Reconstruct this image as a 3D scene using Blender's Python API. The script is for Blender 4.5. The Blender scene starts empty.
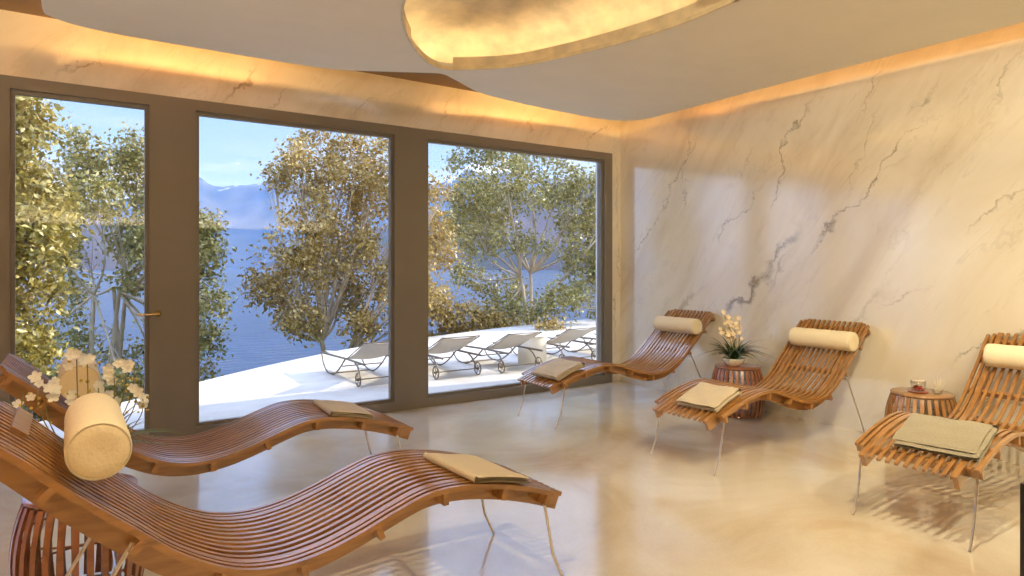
import bpy, bmesh, math, random
import numpy as np
from mathutils import Vector, Matrix, noise
random.seed(7)
SC = bpy.context.scene
COL = SC.collection
PI = math.pi

# ------------------------------------------------------------------ helpers
class MB:
    """collects geometry, then links it as one mesh object"""
    def __init__(s): s.v = []; s.f = []; s.m = []; s.smooth = []; s.mi = 0
    def add(s, vs, fs, smooth=False):
        n = len(s.v); s.v += [tuple(v) for v in vs]
        for f in fs: s.f.append(tuple(i + n for i in f)); s.m.append(s.mi); s.smooth.append(smooth)
    def box(s, x0, x1, y0, y1, z0, z1, b=0.0):
        if b <= 0:
            vs = [(x, y, z) for z in (z0, z1) for y in (y0, y1) for x in (x0, x1)]
            s.add(vs, [(0,2,3,1),(4,5,7,6),(0,1,5,4),(2,6,7,3),(0,4,6,2),(1,3,7,5)]); return
        bm = bmesh.new(); bmesh.ops.create_cube(bm, size=1)
        for v in bm.verts: v.co = Vector(((x0+x1)/2 + v.co.x*(x1-x0), (y0+y1)/2 + v.co.y*(y1-y0), (z0+z1)/2 + v.co.z*(z1-z0)))
        bmesh.ops.bevel(bm, geom=bm.edges[:], offset=b, segments=2, affect='EDGES', profile=.6)
        s.bm(bm)
    def bm(s, bm, smooth=False, M=None):
        bm.verts.index_update()
        vs = [tuple((M @ v.co) if M else v.co) for v in bm.verts]
        s.add(vs, [tuple(v.index for v in f.verts) for f in bm.faces], smooth); bm.free()
    def tube(s, pts, r, n=10, caps=True, smooth=True):
        pts = [Vector(p) for p in pts]; rs = r if isinstance(r, (list, tuple)) else [r]*len(pts)
        vs = []; up = Vector((0.02, 0.03, 1))
        prev = None
        for i, p in enumerate(pts):
            t = (pts[min(i+1, len(pts)-1)] - pts[max(i-1, 0)]).normalized()
            if prev is None:
                a = t.cross(up if abs(t.z) < .95 else Vector((1, 0.02, 0))).normalized()
            else:
                a = (prev - t*prev.dot(t)).normalized()
            prev = a; b = t.cross(a)
            vs += [p + (a*math.cos(2*PI*k/n) + b*math.sin(2*PI*k/n))*rs[i] for k in range(n)]
        fs = [(i*n+k, i*n+(k+1) % n, (i+1)*n+(k+1) % n, (i+1)*n+k) for i in range(len(pts)-1) for k in range(n)]
        s.add(vs, fs, smooth)
        if caps:
            m = len(pts)-1
            s.add([vs[k] for k in range(n)], [tuple(range(n-1, -1, -1))])
            s.add([vs[m*n+k] for k in range(n)], [tuple(range(n))])
    def lathe(s, prof, n=40, c=(0, 0, 0), smooth=True):
        vs = [(c[0]+r*math.cos(2*PI*k/n), c[1]+r*math.sin(2*PI*k/n), c[2]+z) for r, z in prof for k in range(n)]
        fs = [(i*n+k, i*n+(k+1) % n, (i+1)*n+(k+1) % n, (i+1)*n+k) for i in range(len(prof)-1) for k in range(n)]
        s.add(vs, fs, smooth)
    def strip(s, path, y0, y1, t, tn=None):
        """rectangular bar following path [(x,z,nx,nz)], between y0 and y1, from offset -t to tn along the normal"""
        tn = 0 if tn is None else tn
        vs = []
        for x, z, nx, nz in path:
            vs += [(x+nx*tn, y0, z+nz*tn), (x+nx*tn, y1, z+nz*tn), (x-nx*t, y1, z-nz*t), (x-nx*t, y0, z-nz*t)]
        fs = []
        for i in range(len(path)-1):
            a = i*4; b = a+4
            fs += [(a, a+1, b+1, b), (a+1, a+2, b+2, b+1), (a+2, a+3, b+3, b+2), (a+3, a, b, b+3)]
        m = (len(path)-1)*4
        fs += [(3, 2, 1, 0), (m, m+1, m+2, m+3)]
        s.add(vs, fs)
    def build(s, name, mats, parent=None, loc=None):
        me = bpy.data.meshes.new(name); me.from_pydata(s.v, [], s.f)
        if not isinstance(mats, (list, tuple)): mats = [mats]
        for m in mats: me.materials.append(m)
        me.polygons.foreach_set('material_index', s.m); me.polygons.foreach_set('use_smooth', s.smooth)
        me.update()
        o = bpy.data.objects.new(name, me); COL.objects.link(o)
        if parent: o.parent = parent
        if loc: o.location = loc
        return o

def fixn(o):
    bm = bmesh.new(); bm.from_mesh(o.data); bmesh.ops.remove_doubles(bm, verts=bm.verts, dist=1e-6)
    bmesh.ops.recalc_face_normals(bm, faces=bm.faces); bm.to_mesh(o.data); bm.free(); return o

def thing(name, label, cat, loc=(0, 0, 0), rz=0, group=None):
    o = bpy.data.objects.new(name, None); COL.objects.link(o); o.empty_display_size = .1
    o.location = loc; o.rotation_euler = (0, 0, rz); return tag(o, label, cat, group)
def tag(o, label=None, cat=None, group=None, kind=None):
    if label: o['label'] = label
    if cat: o['category'] = cat
    if group: o['group'] = group
    if kind: o['kind'] = kind
    return o
def struct(o): o['kind'] = 'structure'; return o
def copy_tree(o, parent=None, top=True):
    c = o.copy(); COL.objects.link(c)
    if parent: c.parent = parent
    for ch in [x for x in bpy.data.objects if x.parent == o and x != c]:
        copy_tree(ch, c, False)
    return c

def new_tree(name):
    m = bpy.data.materials.new(name); m.use_nodes = True
    nt = m.node_tree; nt.nodes.clear()
    out = nt.nodes.new('ShaderNodeOutputMaterial'); b = nt.nodes.new('ShaderNodeBsdfPrincipled')
    nt.links.new(b.outputs[0], out.inputs[0]); return m, nt, b, out
class G:
    def __init__(s, nt): s.nt = nt
    def n(s, t, **kw):
        nd = s.nt.nodes.new('ShaderNode'+t)
        for k, v in kw.items(): setattr(nd, k, v)
        return nd
    def set(s, sock, v):
        if hasattr(v, 'links') or isinstance(v, bpy.types.NodeSocket): s.nt.links.new(v, sock)
        else: sock.default_value = v
    def math(s, op, a, b=None, c=None, clamp=False):
        nd = s.n('Math', operation=op); nd.use_clamp = clamp; s.set(nd.inputs[0], a)
        if b is not None: s.set(nd.inputs[1], b)
        if c is not None: s.set(nd.inputs[2], c)
        return nd.outputs[0]
    def coord(s): return s.n('TexCoord').outputs['Object']
    def mapping(s, v, loc=(0,0,0), rot=(0,0,0), sc=(1,1,1)):
        nd = s.n('Mapping'); s.set(nd.inputs[0], v); nd.inputs[1].default_value = loc; nd.inputs[2].default_value = rot; nd.inputs[3].default_value = sc; return nd.outputs[0]
    def noise(s, v, scale, detail=4, rough=.55, dist=0):
        nd = s.n('TexNoise'); s.set(nd.inputs['Vector'], v); nd.inputs['Scale'].default_value = scale
        nd.inputs['Detail'].default_value = detail; nd.inputs['Roughness'].default_value = rough; nd.inputs['Distortion'].default_value = dist
        return nd.outputs['Fac']
    def ramp(s, f, stops):
        nd = s.n('ValToRGB'); s.set(nd.inputs[0], f); e = nd.color_ramp.elements
        while len(e) > 1: e.remove(e[-1])
        e[0].position = stops[0][0]; c = stops[0][1]; e[0].color = (*c, 1) if len(c) == 3 else c
        for p, c in stops[1:]:
            x = e.new(p); x.color = (*c, 1) if len(c) == 3 else c
        return nd.outputs[0]
    def mix(s, f, a, b, mode='MIX'):
        nd = s.n('Mix', data_type='RGBA', blend_type=mode); s.set(nd.inputs[0], f)
        s.set(nd.inputs[6], (*a, 1) if isinstance(a, tuple) else a); s.set(nd.inputs[7], (*b, 1) if isinstance(b, tuple) else b)
        return nd.outputs[2]
    def bump(s, h, strength=.2, dist=.01):
        nd = s.n('Bump'); s.set(nd.inputs['Height'], h); nd.inputs['Strength'].default_value = strength; nd.inputs['Distance'].default_value = dist
        return nd.outputs[0]
def simple(name, col, rough=.5, metal=0, var=.12, vscale=12, coat=0, spec=.5, bump=0, trans=0, stretch=(1,1,1), sheen=0, coatr=.1):
    m, nt, b, out = new_tree(name); g = G(nt)
    v = g.mapping(g.coord(), sc=stretch)
    f = g.noise(v, vscale, 4)
    lo = tuple(c*(1-var) for c in col); hi = tuple(min(1, c*(1+var)) for c in col)
    nt.links.new(g.ramp(f, [(.3, lo), (.7, hi)]), b.inputs['Base Color'])
    b.inputs['Roughness'].default_value = rough; b.inputs['Metallic'].default_value = metal
    b.inputs['Coat Weight'].default_value = coat; b.inputs['Coat Roughness'].default_value = coatr; b.inputs['Specular IOR Level'].default_value = spec
    b.inputs['Sheen Weight'].default_value = sheen
    if bump: nt.links.new(g.bump(f, bump, .01), b.inputs['Normal'])
    return m

# ------------------------------------------------------------------ materials
def marble_mat(name, veins, axis, rough=.16):
    m, nt, b, out = new_tree(name); g = G(nt)
    co = g.coord(); sep = g.n('SeparateXYZ'); nt.links.new(co, sep.inputs[0])
    u = sep.outputs[axis]; z = sep.outputs[2]
    w1 = g.math('MULTIPLY', g.math('SUBTRACT', g.noise(co, 2.3, 6, .62), .5), .55)
    w2 = g.math('MULTIPLY', g.math('SUBTRACT', g.noise(g.mapping(co, loc=(5, 3, 9)), 9, 5, .6), .5), .09)
    w = g.math('ADD', w1, w2)
    thick = g.math('MULTIPLY', g.math('POWER', g.noise(g.mapping(co, loc=(1, 7, 3)), 4.5, 4, .6), 2.2), 4.2)
    broken = g.ramp(g.noise(g.mapping(co, loc=(9, 2, 1)), 5, 5, .65), [(.36, (0,0,0)), (.55, (1,1,1))])
    total = None
    for (u0, z0, u1, z1, wd, st) in veins:
        L = math.hypot(u1-u0, z1-z0); du, dz = (u1-u0)/L, (z1-z0)/L
        al = g.math('ADD', g.math('MULTIPLY', g.math('SUBTRACT', u, u0), du), g.math('MULTIPLY', g.math('SUBTRACT', z, z0), dz))
        ac = g.math('SUBTRACT', g.math('MULTIPLY', g.math('SUBTRACT', u, u0), -dz), g.math('MULTIPLY', g.math('SUBTRACT', z, z0), -du))
        ac = g.math('ABSOLUTE', g.math('ADD', ac, w))
        line = g.math('SUBTRACT', 1, g.math('DIVIDE', ac, g.math('MULTIPLY_ADD', thick, wd, .004)), clamp=True)
        win = g.math('MULTIPLY', g.math('DIVIDE', al, .25, clamp=True), g.math('DIVIDE', g.math('SUBTRACT', L, al), .25, clamp=True))
        t = g.math('MULTIPLY', g.math('MULTIPLY', line, win), st)
        total = t if total is None else g.math('MAXIMUM', total, t)
    total = g.math('MULTIPLY', total, g.math('MULTIPLY_ADD', broken, .75, .25))
    # fine network of faint veins, stretched along the diagonal
    rot = (.95, 0, 0) if axis == 1 else (0, .95, 0)
    st = g.mapping(co, rot=rot, sc=(1, 1, 1))
    st2 = g.mapping(st, sc=(.6, .6, 2.0) if axis == 0 else (.6, .45, 2.2))
    fine = g.math('ABSOLUTE', g.math('SUBTRACT', g.noise(st2, 1.3, 9, .62, .6), .5))
    fine = g.math('SUBTRACT', 1, g.math('DIVIDE', fine, .016), clamp=True)
    fine = g.math('MULTIPLY', g.math('MULTIPLY', fine, broken), .16)
    tot = g.math('MAXIMUM', total, fine)
    cloud = g.ramp(g.noise(g.mapping(st, sc=(.5, .35, 1.3)), 1.6, 7, .6, .5), [(.3, (.64, .55, .41)), (.5, (.77, .70, .57)), (.7, (.83, .78, .68))])
    vcol = g.mix(g.noise(co, 3, 3), (.15, .135, .125), (.30, .21, .10))
    nt.links.new(g.mix(tot, cloud, vcol), b.inputs['Base Color'])
    b.inputs['Roughness'].default_value = rough
    b.inputs['Specular IOR Level'].default_value = 1.0
    b.inputs['Coat Weight'].default_value = 1; b.inputs['Coat Roughness'].default_value = rough*.9
    b.inputs['Coat IOR'].default_value = 2.2
    return m
V_RIGHT = [(5.05,.70,4.5,1.25,.05,.45),(3.1,.75,2.6,1.25,.05,.45),(4.30,.80,3.40,1.80,.045,.95),(3.50,1.38,2.40,2.52,.016,.95),(5.68,1.40,4.55,2.80,.010,.75),(4.50,1.55,3.80,2.22,.012,.7),(2.15,1.62,1.70,2.0,.014,.7),
           (2.80,.98,2.30,1.30,.014,.5),(2.25,.6,1.60,1.12,.018,.85),(3.80,1.80,3.34,2.95,.014,.75),(2.55,2.55,2.30,2.9,.016,.85),(3.10,1.95,2.75,2.75,.012,.6),
           (4.25,2.1,3.95,2.6,.012,.6),(1.98,2.5,1.70,2.95,.014,.7),(5.3,.35,4.6,1.15,.016,.6),(3.85,1.1,3.5,1.6,.02,.6),(2.95,2.6,2.72,3.1,.010,.6),(4.95,1.9,4.65,2.9,.008,.6)]
V_WIN = [(-.1,2.72,.25,3.1,.014,.7),(1.0,2.7,1.35,3.15,.02,.8),(1.3,2.68,1.6,3.05,.014,.6),(3.0,2.72,3.3,3.15,.012,.6),(4.0,2.7,4.3,3.1,.014,.7),(5.0,2.7,5.3,3.2,.014,.7),(2.1,2.72,2.5,3.1,.01,.5),(5.42,.3,5.5,2.8,.01,.5)]
M = {}
M['marble_r'] = marble_mat('polished_marble', V_RIGHT, 1)
M['marble_w'] = marble_mat('header_marble', V_WIN, 0)

def floor_mat():
    m, nt, b, out = new_tree('polished_stone_floor'); g = G(nt); co = g.coord()
    big = g.ramp(g.noise(co, .9, 7, .6, .7), [(.30, (.57, .44, .29)), (.44, (.66, .56, .42)), (.60, (.74, .67, .56))])
    sp = g.n('TexVoronoi'); g.set(sp.inputs['Vector'], co); sp.inputs['Scale'].default_value = 220
    spk = g.ramp(sp.outputs['Color'], [(.1, (.90, .89, .88)), (.5, (1, 1, 1)), (.9, (1.05, 1.04, 1.03))])
    c = g.mix(.55, big, spk, 'MULTIPLY')
    nt.links.new(c, b.inputs['Base Color'])
    b.inputs['Roughness'].default_value = .24
    rr = g.ramp(g.noise(co, 1.7, 4), [(.3, (.14,)*3), (.7, (.22,)*3)])
    nt.links.new(rr, b.inputs['Roughness'])
    b.inputs['Specular IOR Level'].default_value = .8
    b.inputs['Coat Weight'].default_value = .6; b.inputs['Coat Roughness'].default_value = .11; b.inputs['Coat IOR'].default_value = 1.9
    return m
M['floor'] = floor_mat()
M['ceil'] = simple('ceiling_plaster', (.82, .76, .64), .85, var=.02, vscale=3)
M['plaster'] = simple('cream_plaster', (.70, .60, .46), .8, var=.03, vscale=2)
M['gold'] = simple('gold_leaf', (.82, .68, .45), .5, metal=.2, var=.2, vscale=5, bump=.2)
M['frame'] = simple('bronze_grey_frame', (.215, .19, .16), .42, metal=.25, var=.04, vscale=4)
M['steel'] = simple('brushed_steel', (.72, .68, .62), .28, metal=1, var=.05, vscale=40)
M['brass'] = simple('brass', (.80, .58, .26), .25, metal=1, var=.04)
M['white'] = simple('white_cotton', (.93, .92, .90), .85, var=.03, vscale=90, bump=.25, sheen=.2)
M['cream'] = simple('cream_towelling', (.60, .48, .32), .95, var=.10, vscale=160, bump=.7, sheen=.3)
M['taupe'] = simple('taupe_towelling', (.30, .25, .165), .95, var=.14, vscale=160, bump=.8, sheen=.3)
M['piping'] = simple('cushion_piping', (.66, .58, .45), .9, var=.05)
M['ceramic'] = simple('cream_ceramic', (.80, .74, .62), .25, var=.03, coat=.5)
M['soil'] = simple('potting_soil', (.05, .035, .02), .95, var=.4, vscale=60, bump=.6)
M['leaf'] = simple('grassy_leaf', (.035, .075, .025), .4, var=.35, vscale=14, spec=.6)
M['leaf2'] = simple('orchid_leaf', (.10, .16, .04), .4, var=.3, vscale=14, spec=.6)
M['petal2'] = simple('peach_petal', (.85, .70, .50), .6, var=.12, vscale=30)
M['bud'] = simple('yellow_bud', (.55, .42, .08), .6, var=.2, vscale=40)
M['stem'] = simple('flower_stem', (.22, .20, .06), .55, var=.2, vscale=30)
M['sling'] = simple('beige_sling_fabric', (.66, .60, .52), .9, var=.05, vscale=80)
M['ometal'] = simple('weathered_metal', (.22, .18, .14), .45, metal=.6, var=.1)
M['bark'] = simple('grey_bark', (.55, .44, .31), .9, var=.3, vscale=9, bump=.6, stretch=(1,1,.3))
M['grass'] = simple('hillside_grass', (.10, .13, .04), .95, var=.4, vscale=3)
M['black'] = simple('black_lacquer', (.012, .011, .010), .3, var=.1)
M['berry'] = simple('dried_red_petals', (.45, .05, .03), .6, var=.5, vscale=60)
M['reed'] = simple('pale_reed', (.75, .66, .48), .7, var=.1)
M['wax'] = simple('ivory_wax', (.88, .80, .66), .5, var=.03)

def wood_mat(name, col, dark):
    m, nt, b, out = new_tree(name); g = G(nt); co = g.coord()
    f = g.noise(g.mapping(co, sc=(1.2, 26, 9)), 2.4, 6, .6, .4)
    nt.links.new(g.ramp(f, [(.25, dark), (.55, col), (.8, tuple(min(1, c*1.25) for c in col))]), b.inputs['Base Color'])
    b.inputs['Roughness'].default_value = .36
    b.inputs['Coat Weight'].default_value = .9; b.inputs['Coat Roughness'].default_value = .2; b.inputs['Coat IOR'].default_value = 1.9
    nt.links.new(g.bump(f, .06, .002), b.inputs['Normal'])
    return m
M['wood'] = wood_mat('oiled_teak', (.36, .165, .044), (.18, .07, .017))
M['wood_d'] = wood_mat('dark_teak', (.30, .095, .03), (.16, .045, .014))

def water_mat():
    m, nt, b, out = new_tree('lake_water'); g = G(nt); co = g.coord()
    f = g.noise(g.mapping(co, sc=(.35, 1, 1)), .35, 6, .65)
    f2 = g.noise(co, .012, 4)
    nt.links.new(g.ramp(f2, [(.35, (.018, .036, .08)), (.65, (.03, .055, .11))]), b.inputs['Base Color'])
    b.inputs['Roughness'].default_value = .28; b.inputs['IOR'].default_value = 1.33
    nt.links.new(g.bump(f, .9, 1.2), b.inputs['Normal'])
    return m
M['water'] = water_mat()
def rock_mat(name, base, hi, snow=None):
    m, nt, b, out = new_tree(name); g = G(nt); co = g.coord()
    f = g.noise(co, .004, 8, .65)
    c = g.ramp(f, [(.35, base), (.65, hi)])
    if snow:
        sep = g.n('SeparateXYZ'); nt.links.new(co, sep.inputs[0])
        h = g.math('ADD', sep.outputs[2], g.math('MULTIPLY', g.math('SUBTRACT', g.noise(co, .006, 6, .7), .5), 700))
        k = g.math('DIVIDE', g.math('SUBTRACT', h, snow), 60, clamp=True)
        c = g.mix(k, c, (.85, .87, .9))
    nt.links.new(c, b.inputs['Base Color']); b.inputs['Roughness'].default_value = .95
    b.inputs['Specular IOR Level'].default_value = .1
    return m
M['rock'] = rock_mat('far_mountain_rock', (.07, .09, .10), (.14, .15, .16), 690)
M['hill'] = rock_mat('wooded_hillside', (.05, .06, .035), (.12, .09, .07))
def stone_mat():
    m, nt, b, out = new_tree('white_terrace_stone'); g = G(nt); co = g.coord()
    f = g.noise(co, 1.6, 8, .65)
    nt.links.new(g.ramp(f, [(.3, (.50, .465, .415)), (.5, (.60, .565, .51)), (.7, (.67, .635, .58))]), b.inputs['Base Color'])
    b.inputs['Roughness'].default_value = .8
    nt.links.new(g.bump(f, .15, .01), b.inputs['Normal']); return m
M['terrace'] = stone_mat()
def leaf_mat(name, a, bb, c):
    m, nt, b, out = new_tree(name); g = G(nt); co = g.coord()
    f = g.noise(co, 7, 2, .8)
    colr = g.ramp(f, [(.3, a), (.52, bb), (.72, c)])
    nt.links.new(colr, b.inputs['Base Color']); b.inputs['Roughness'].default_value = .36; b.inputs['Specular IOR Level'].default_value = .7
    tr = g.n('BsdfTranslucent'); nt.links.new(colr, tr.inputs[0])
    mx = g.n('MixShader'); mx.inputs[0].default_value = .18
    nt.links.new(b.outputs[0], mx.inputs[1]); nt.links.new(tr.outputs[0], mx.inputs[2]); nt.links.new(mx.outputs[0], out.inputs[0])
    return m
M['fol_gold'] = leaf_mat('golden_foliage', (.14, .085, .012), (.44, .30, .07), (.85, .62, .22))
M['fol_green'] = leaf_mat('olive_foliage', (.09, .09, .02), (.34, .30, .07), (.74, .62, .25))
M['fol_yell'] = leaf_mat('yellow_green_foliage', (.13, .11, .02), (.40, .32, .06), (.80, .65, .22))
M['fol_dark'] = leaf_mat('dark_foliage', (.05, .06, .015), (.13, .13, .04), (.30, .26, .09))
M['petal'] = leaf_mat('white_petal', (.88, .84, .70), (.93, .91, .82), (.95, .94, .88))
def glass_mat(name, tint=(.97, .985, .98), spec=1.0):
    m, nt, b, out = new_tree(name); nt.nodes.remove(b); g = G(nt)
    t = g.n('BsdfTransparent'); t.inputs[0].default_value = (*tint, 1)
    gl = g.n('BsdfGlossy'); gl.inputs['Roughness'].default_value = .01
    fr = g.n('Fresnel'); bf = g.n('NewGeometry').outputs['Backfacing']; nt.links.new(g.math('MULTIPLY_ADD', bf, 1/1.45-1.45, 1.45), fr.inputs[0])
    mx = g.n('MixShader'); nt.links.new(g.math('MULTIPLY', fr.outputs[0], spec), mx.inputs[0])
    nt.links.new(t.outputs[0], mx.inputs[1]); nt.links.new(gl.outputs[0], mx.inputs[2]); nt.links.new(mx.outputs[0], out.inputs[0])
    return m
M['glass'] = glass_mat('window_glass')
M['cupglass'] = glass_mat('clear_cup_glass', (.98, .98, .97), 1.3)
def emit(name, col, st):
    m, nt, b, out = new_tree(name)
    b.inputs['Base Color'].default_value = (.8, .8, .8, 1); b.inputs['Emission Color'].default_value = (*col, 1); b.inputs['Emission Strength'].default_value = st
    return m
M['led'] = emit('warm_led', (1, .82, .56), 6.5)
M['lamp'] = emit('unseen_lens', (1, .82, .58), 12)

# ------------------------------------------------------------------ room
WY = 5.80; WX = 5.52; LX = -4.2; BY = -2.6; HC = 3.19; SB = 2.98
m = MB(); m.box(LX-.1, WX+.1, BY-.1, WY+.12, -.12, 0); struct(m.build('floor', M['floor']))
m = MB(); m.box(LX-.1, WX+.2, BY-.1, WY+.3, HC, HC+.25); struct(m.build('ceiling', simple('upper_ceiling_umber', (.30, .20, .11), .8, var=.15, vscale=2)))
m = MB(); m.box(WX, WX+.2, BY-.1, WY+.3, 0, HC); struct(m.build('wall_right', M['marble_r']))
m = MB(); m.box(LX-.2, LX, BY-.1, WY+.3, 0, HC); struct(m.build('wall_left', M['plaster']))
m = MB(); m.box(LX, WX, BY-.2, BY, 0, HC); struct(m.build('wall_back', M['plaster']))
m = MB()
m.box(LX, WX, WY, WY+.3, 2.735, HC); m.box(5.395, WX, WY, WY+.3, 0, 2.735)
struct(m.build('wall_front', M['marble_w']))

# windows: [x0, x1] of the opening in each leaf; pillars between
FT = 2.735
def window(name, x0, x1, g0, g1, door=False):
    """outer frame x0..x1, glass g0..g1"""
    root = bpy.data.objects.new(name, None); COL.objects.link(root); struct(root); root.location = (0, WY, 0)
    f = MB(); d0, d1 = 0.0, .14
    gz0, gz1 = .10, 2.635
    f.box(x0, g0-.012, d0, d1, 0, FT); f.box(g1+.012, x1, d0, d1, 0, FT)
    f.box(g0-.012, g1+.012, d0, d1, gz1+.012, FT); f.box(g0-.012, g1+.012, d0, d1, 0, gz0-.012)
    f.build('window_frame', M['frame'], root)
    f = MB()   # recessed sash bead
    e = .028
    f.box(g0-.012, g0+e-.012, .035, .085, gz0-.012, gz1+.012); f.box(g1-e+.012, g1+.012, .035, .085, gz0-.012, gz1+.012)
    f.box(g0+e-.012, g1-e+.012, .035, .085, gz1-e+.012, gz1+.012); f.box(g0+e-.012, g1-e+.012, .035, .085, gz0-.012, gz0+e-.012)
    f.build('sash', M['frame'], root)
    f = MB(); f.box(g0, g1, .055, .063, gz0, gz1); f.build('pane', M['glass'], root)
    return root
door = window('door_1', -.405, .69, -.325, .515)
window('window_1', .69, 2.765, .87, 2.575)
window('window_2', 2.765, 5.395, 2.945, 5.265)
window('window_3', -2.9, -.405, -2.7, -.56)
window('window_4', LX, -2.9, LX+.12, -3.05)
h = MB(); h.lathe([(0, 0), (.024, 0), (.024, .01), (.010, .014), (.010, .055), (0, .055)], 20)
ro = Matrix.Rotation(PI/2, 4, 'X')
h.v = [tuple(ro @ Vector(v)) for v in h.v]
h.tube([(.0, -.055, 0), (-.02, -.062, 0), (-.15, -.062, 0)], .0085, 10)
h.build('door_handle', M['brass'], door, (.585, 0, 1.02))

# ------------------------------------------------------------------ suspended ceiling slab with oval opening
def catmull(P, n=6, closed=False):
    out = []; N = len(P)
    for i in range(N if closed else N-1):
        p0 = P[(i-1) % N] if closed or i > 0 else P[0]; p1 = P[i]; p2 = P[(i+1) % N]; p3 = P[(i+2) % N] if closed or i+2 < N else P[-1]
        for k in range(n):
            t = k/n
            out.append(tuple(.5*((2*b)+(-a+c)*t+(2*a-5*b+4*c-d)*t*t+(-a+3*b-3*c+d)*t**3) for a, b, c, d in zip(p0, p1, p2, p3)))
    if not closed: out.append(P[-1])
    return out
OV = [(1.60, 3.20), (1.66, 3.587), (1.748, 3.809), (1.876, 4.041), (2.046, 4.288), (2.23, 4.50), (2.40, 4.64), (2.53, 4.655), (2.66, 4.58), (2.933, 4.316),
      (3.108, 3.922), (3.252, 3.417), (3.321, 2.927), (3.30, 2.478)]
Cx, Cy = 2.45, 2.84
OV = OV + [(2*Cx-x, 2*Cy-y) for x, y in OV]
oval = catmull(OV, 5, True)
EDGE = [(-.126, 4.5), (-.128, 4.98), (-.082, 5.093), (.068, 5.185), (.346, 5.225), (.746, 5.226), (1.189, 5.222), (1.75, 5.18), (2.11, 5.02), (2.41, 4.86), (2.56, 4.80), (2.72, 4.88),
        (3.133, 5.125), (3.649, 5.235), (4.3, 5.30), (4.75, 5.315), (5.02, 5.25), (5.16, 5.08), (5.18, 4.7), (5.16, 4.0), (5.143, 3.3), (5.143, 1.0), (5.143, -1.8)]
outer = catmull(EDGE, 5) + [(5.0, -2.2), (-.1, -2.2), (-.126, -2.0)]
def slab(outer, hole, z0, z1, name, mat):
    bm = bmesh.new()
    es = []
    for loop in (outer, hole):
        vs = [bm.verts.new((x, y, z0)) for x, y in loop]
        es += [bm.edges.new((vs[i], vs[(i+1) % len(vs)])) for i in range(len(vs))]
    r = bmesh.ops.triangle_fill(bm, use_beauty=True, use_dissolve=False, edges=es)
    fs = [f for f in bm.faces]
    e = bmesh.ops.extrude_face_region(bm, geom=fs)
    for v in [x for x in e['geom'] if isinstance(x, bmesh.types.BMVert)]: v.co.z = z1
    bmesh.ops.recalc_face_normals(bm, faces=bm.faces)
    m = MB(); m.bm(bm); return m.build(name, mat)
struct(slab(outer, oval, SB, SB+.05, 'ceiling_suspended_panel', M['ceil']))
def off(loop, d):
    out = []; N = len(loop)
    for i in range(N):
        a = Vector(loop[i-1]); b = Vector(loop[(i+1) % N]); t = (b-a).normalized(); out.append((loop[i][0]+t.y*d, loop[i][1]-t.x*d))
    return out
# oval is clockwise or not: positive d = outward?
def area(l): return sum(l[i-1][0]*l[i][1]-l[i][0]*l[i-1][1] for i in range(len(l)))/2
SG = 1 if area(oval) > 0 else -1
fix = thing('oval_ceiling_light', 'gold leaf oval recess glowing with hidden light in the cream ceiling', 'ceiling light', (Cx, Cy, SB))
def ring(m, la, za, lb, zb, closed=True, idx=None):
    n = len(la); rng = idx if idx is not None else range(n)
    vs = [(x-Cx, y-Cy, za-SB) for x, y in la] + [(x-Cx, y-Cy, zb-SB) for x, y in lb]
    m.add(vs, [(i, (i+1) % n, n+(i+1) % n, n+i) for i in rng], True)
# dome: starts outside the upstand, closes toward the centre
m = MB(); prev = off(oval, SG*.16); pz = SB+.035
ring(m, off(oval, SG*.015), SB+.02, prev, pz)
for k, (sc, dz) in enumerate([(1.0, .10), (.985, .17), (.95, .235), (.88, .29), (.78, .33), (.62, .365), (.42, .385), (.2, .395), (.01, .40)]):
    base = off(oval, SG*.16); cur = [(Cx+(x-Cx)*sc, Cy+(y-Cy)*sc) for x, y in base]
    ring(m, prev, pz, cur, SB+dz); prev, pz = cur, SB+dz
fixn(m.build('dome', M['gold'], fix))
# upstand band, open over a short stretch on the window side
m = MB(); N = len(oval)
inn = off(oval, SG*-.005); ou = off(oval, SG*.02)
idx = [i for i in range(N) if not (3*5+4 <= i <= 8*5-4)]
ring(m, inn, SB+.012, inn, SB+.10, idx=idx); ring(m, inn, SB+.10, ou, SB+.10, idx=idx); ring(m, ou, SB+.10, ou, SB+.012, idx=idx)
m.build('upstand_band', M['gold'], fix)
m = MB(); a = off(oval, SG*.05); b_ = off(oval, SG*.08)
ring(m, a, SB+.05, b_, SB+.05); m.build('led_strip', M['led'], fix)
# rim trim (slab thickness seen from below)
m = MB(); a = off(oval, SG*-.012); ring(m, a, SB-.006, a, SB+.02); ring(m, a, SB-.006, off(oval, SG*.006), SB-.006); m.build('rim', simple('pale_gold_rim', (.74, .62, .40), .45, metal=.3), fix)
# the dome reaches above the upper ceiling, so that ceiling carries an opening for it
bpy.data.objects.remove(bpy.data.objects['ceiling'])
big = [(LX-.1, BY-.1), (WX+.2, BY-.1), (WX+.2, WY+.3), (LX-.1, WY+.3)]
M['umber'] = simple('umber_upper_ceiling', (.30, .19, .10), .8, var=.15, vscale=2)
struct(slab(big, off(oval, SG*.14), HC, HC+.04, 'ceiling', M['umber']))

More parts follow.
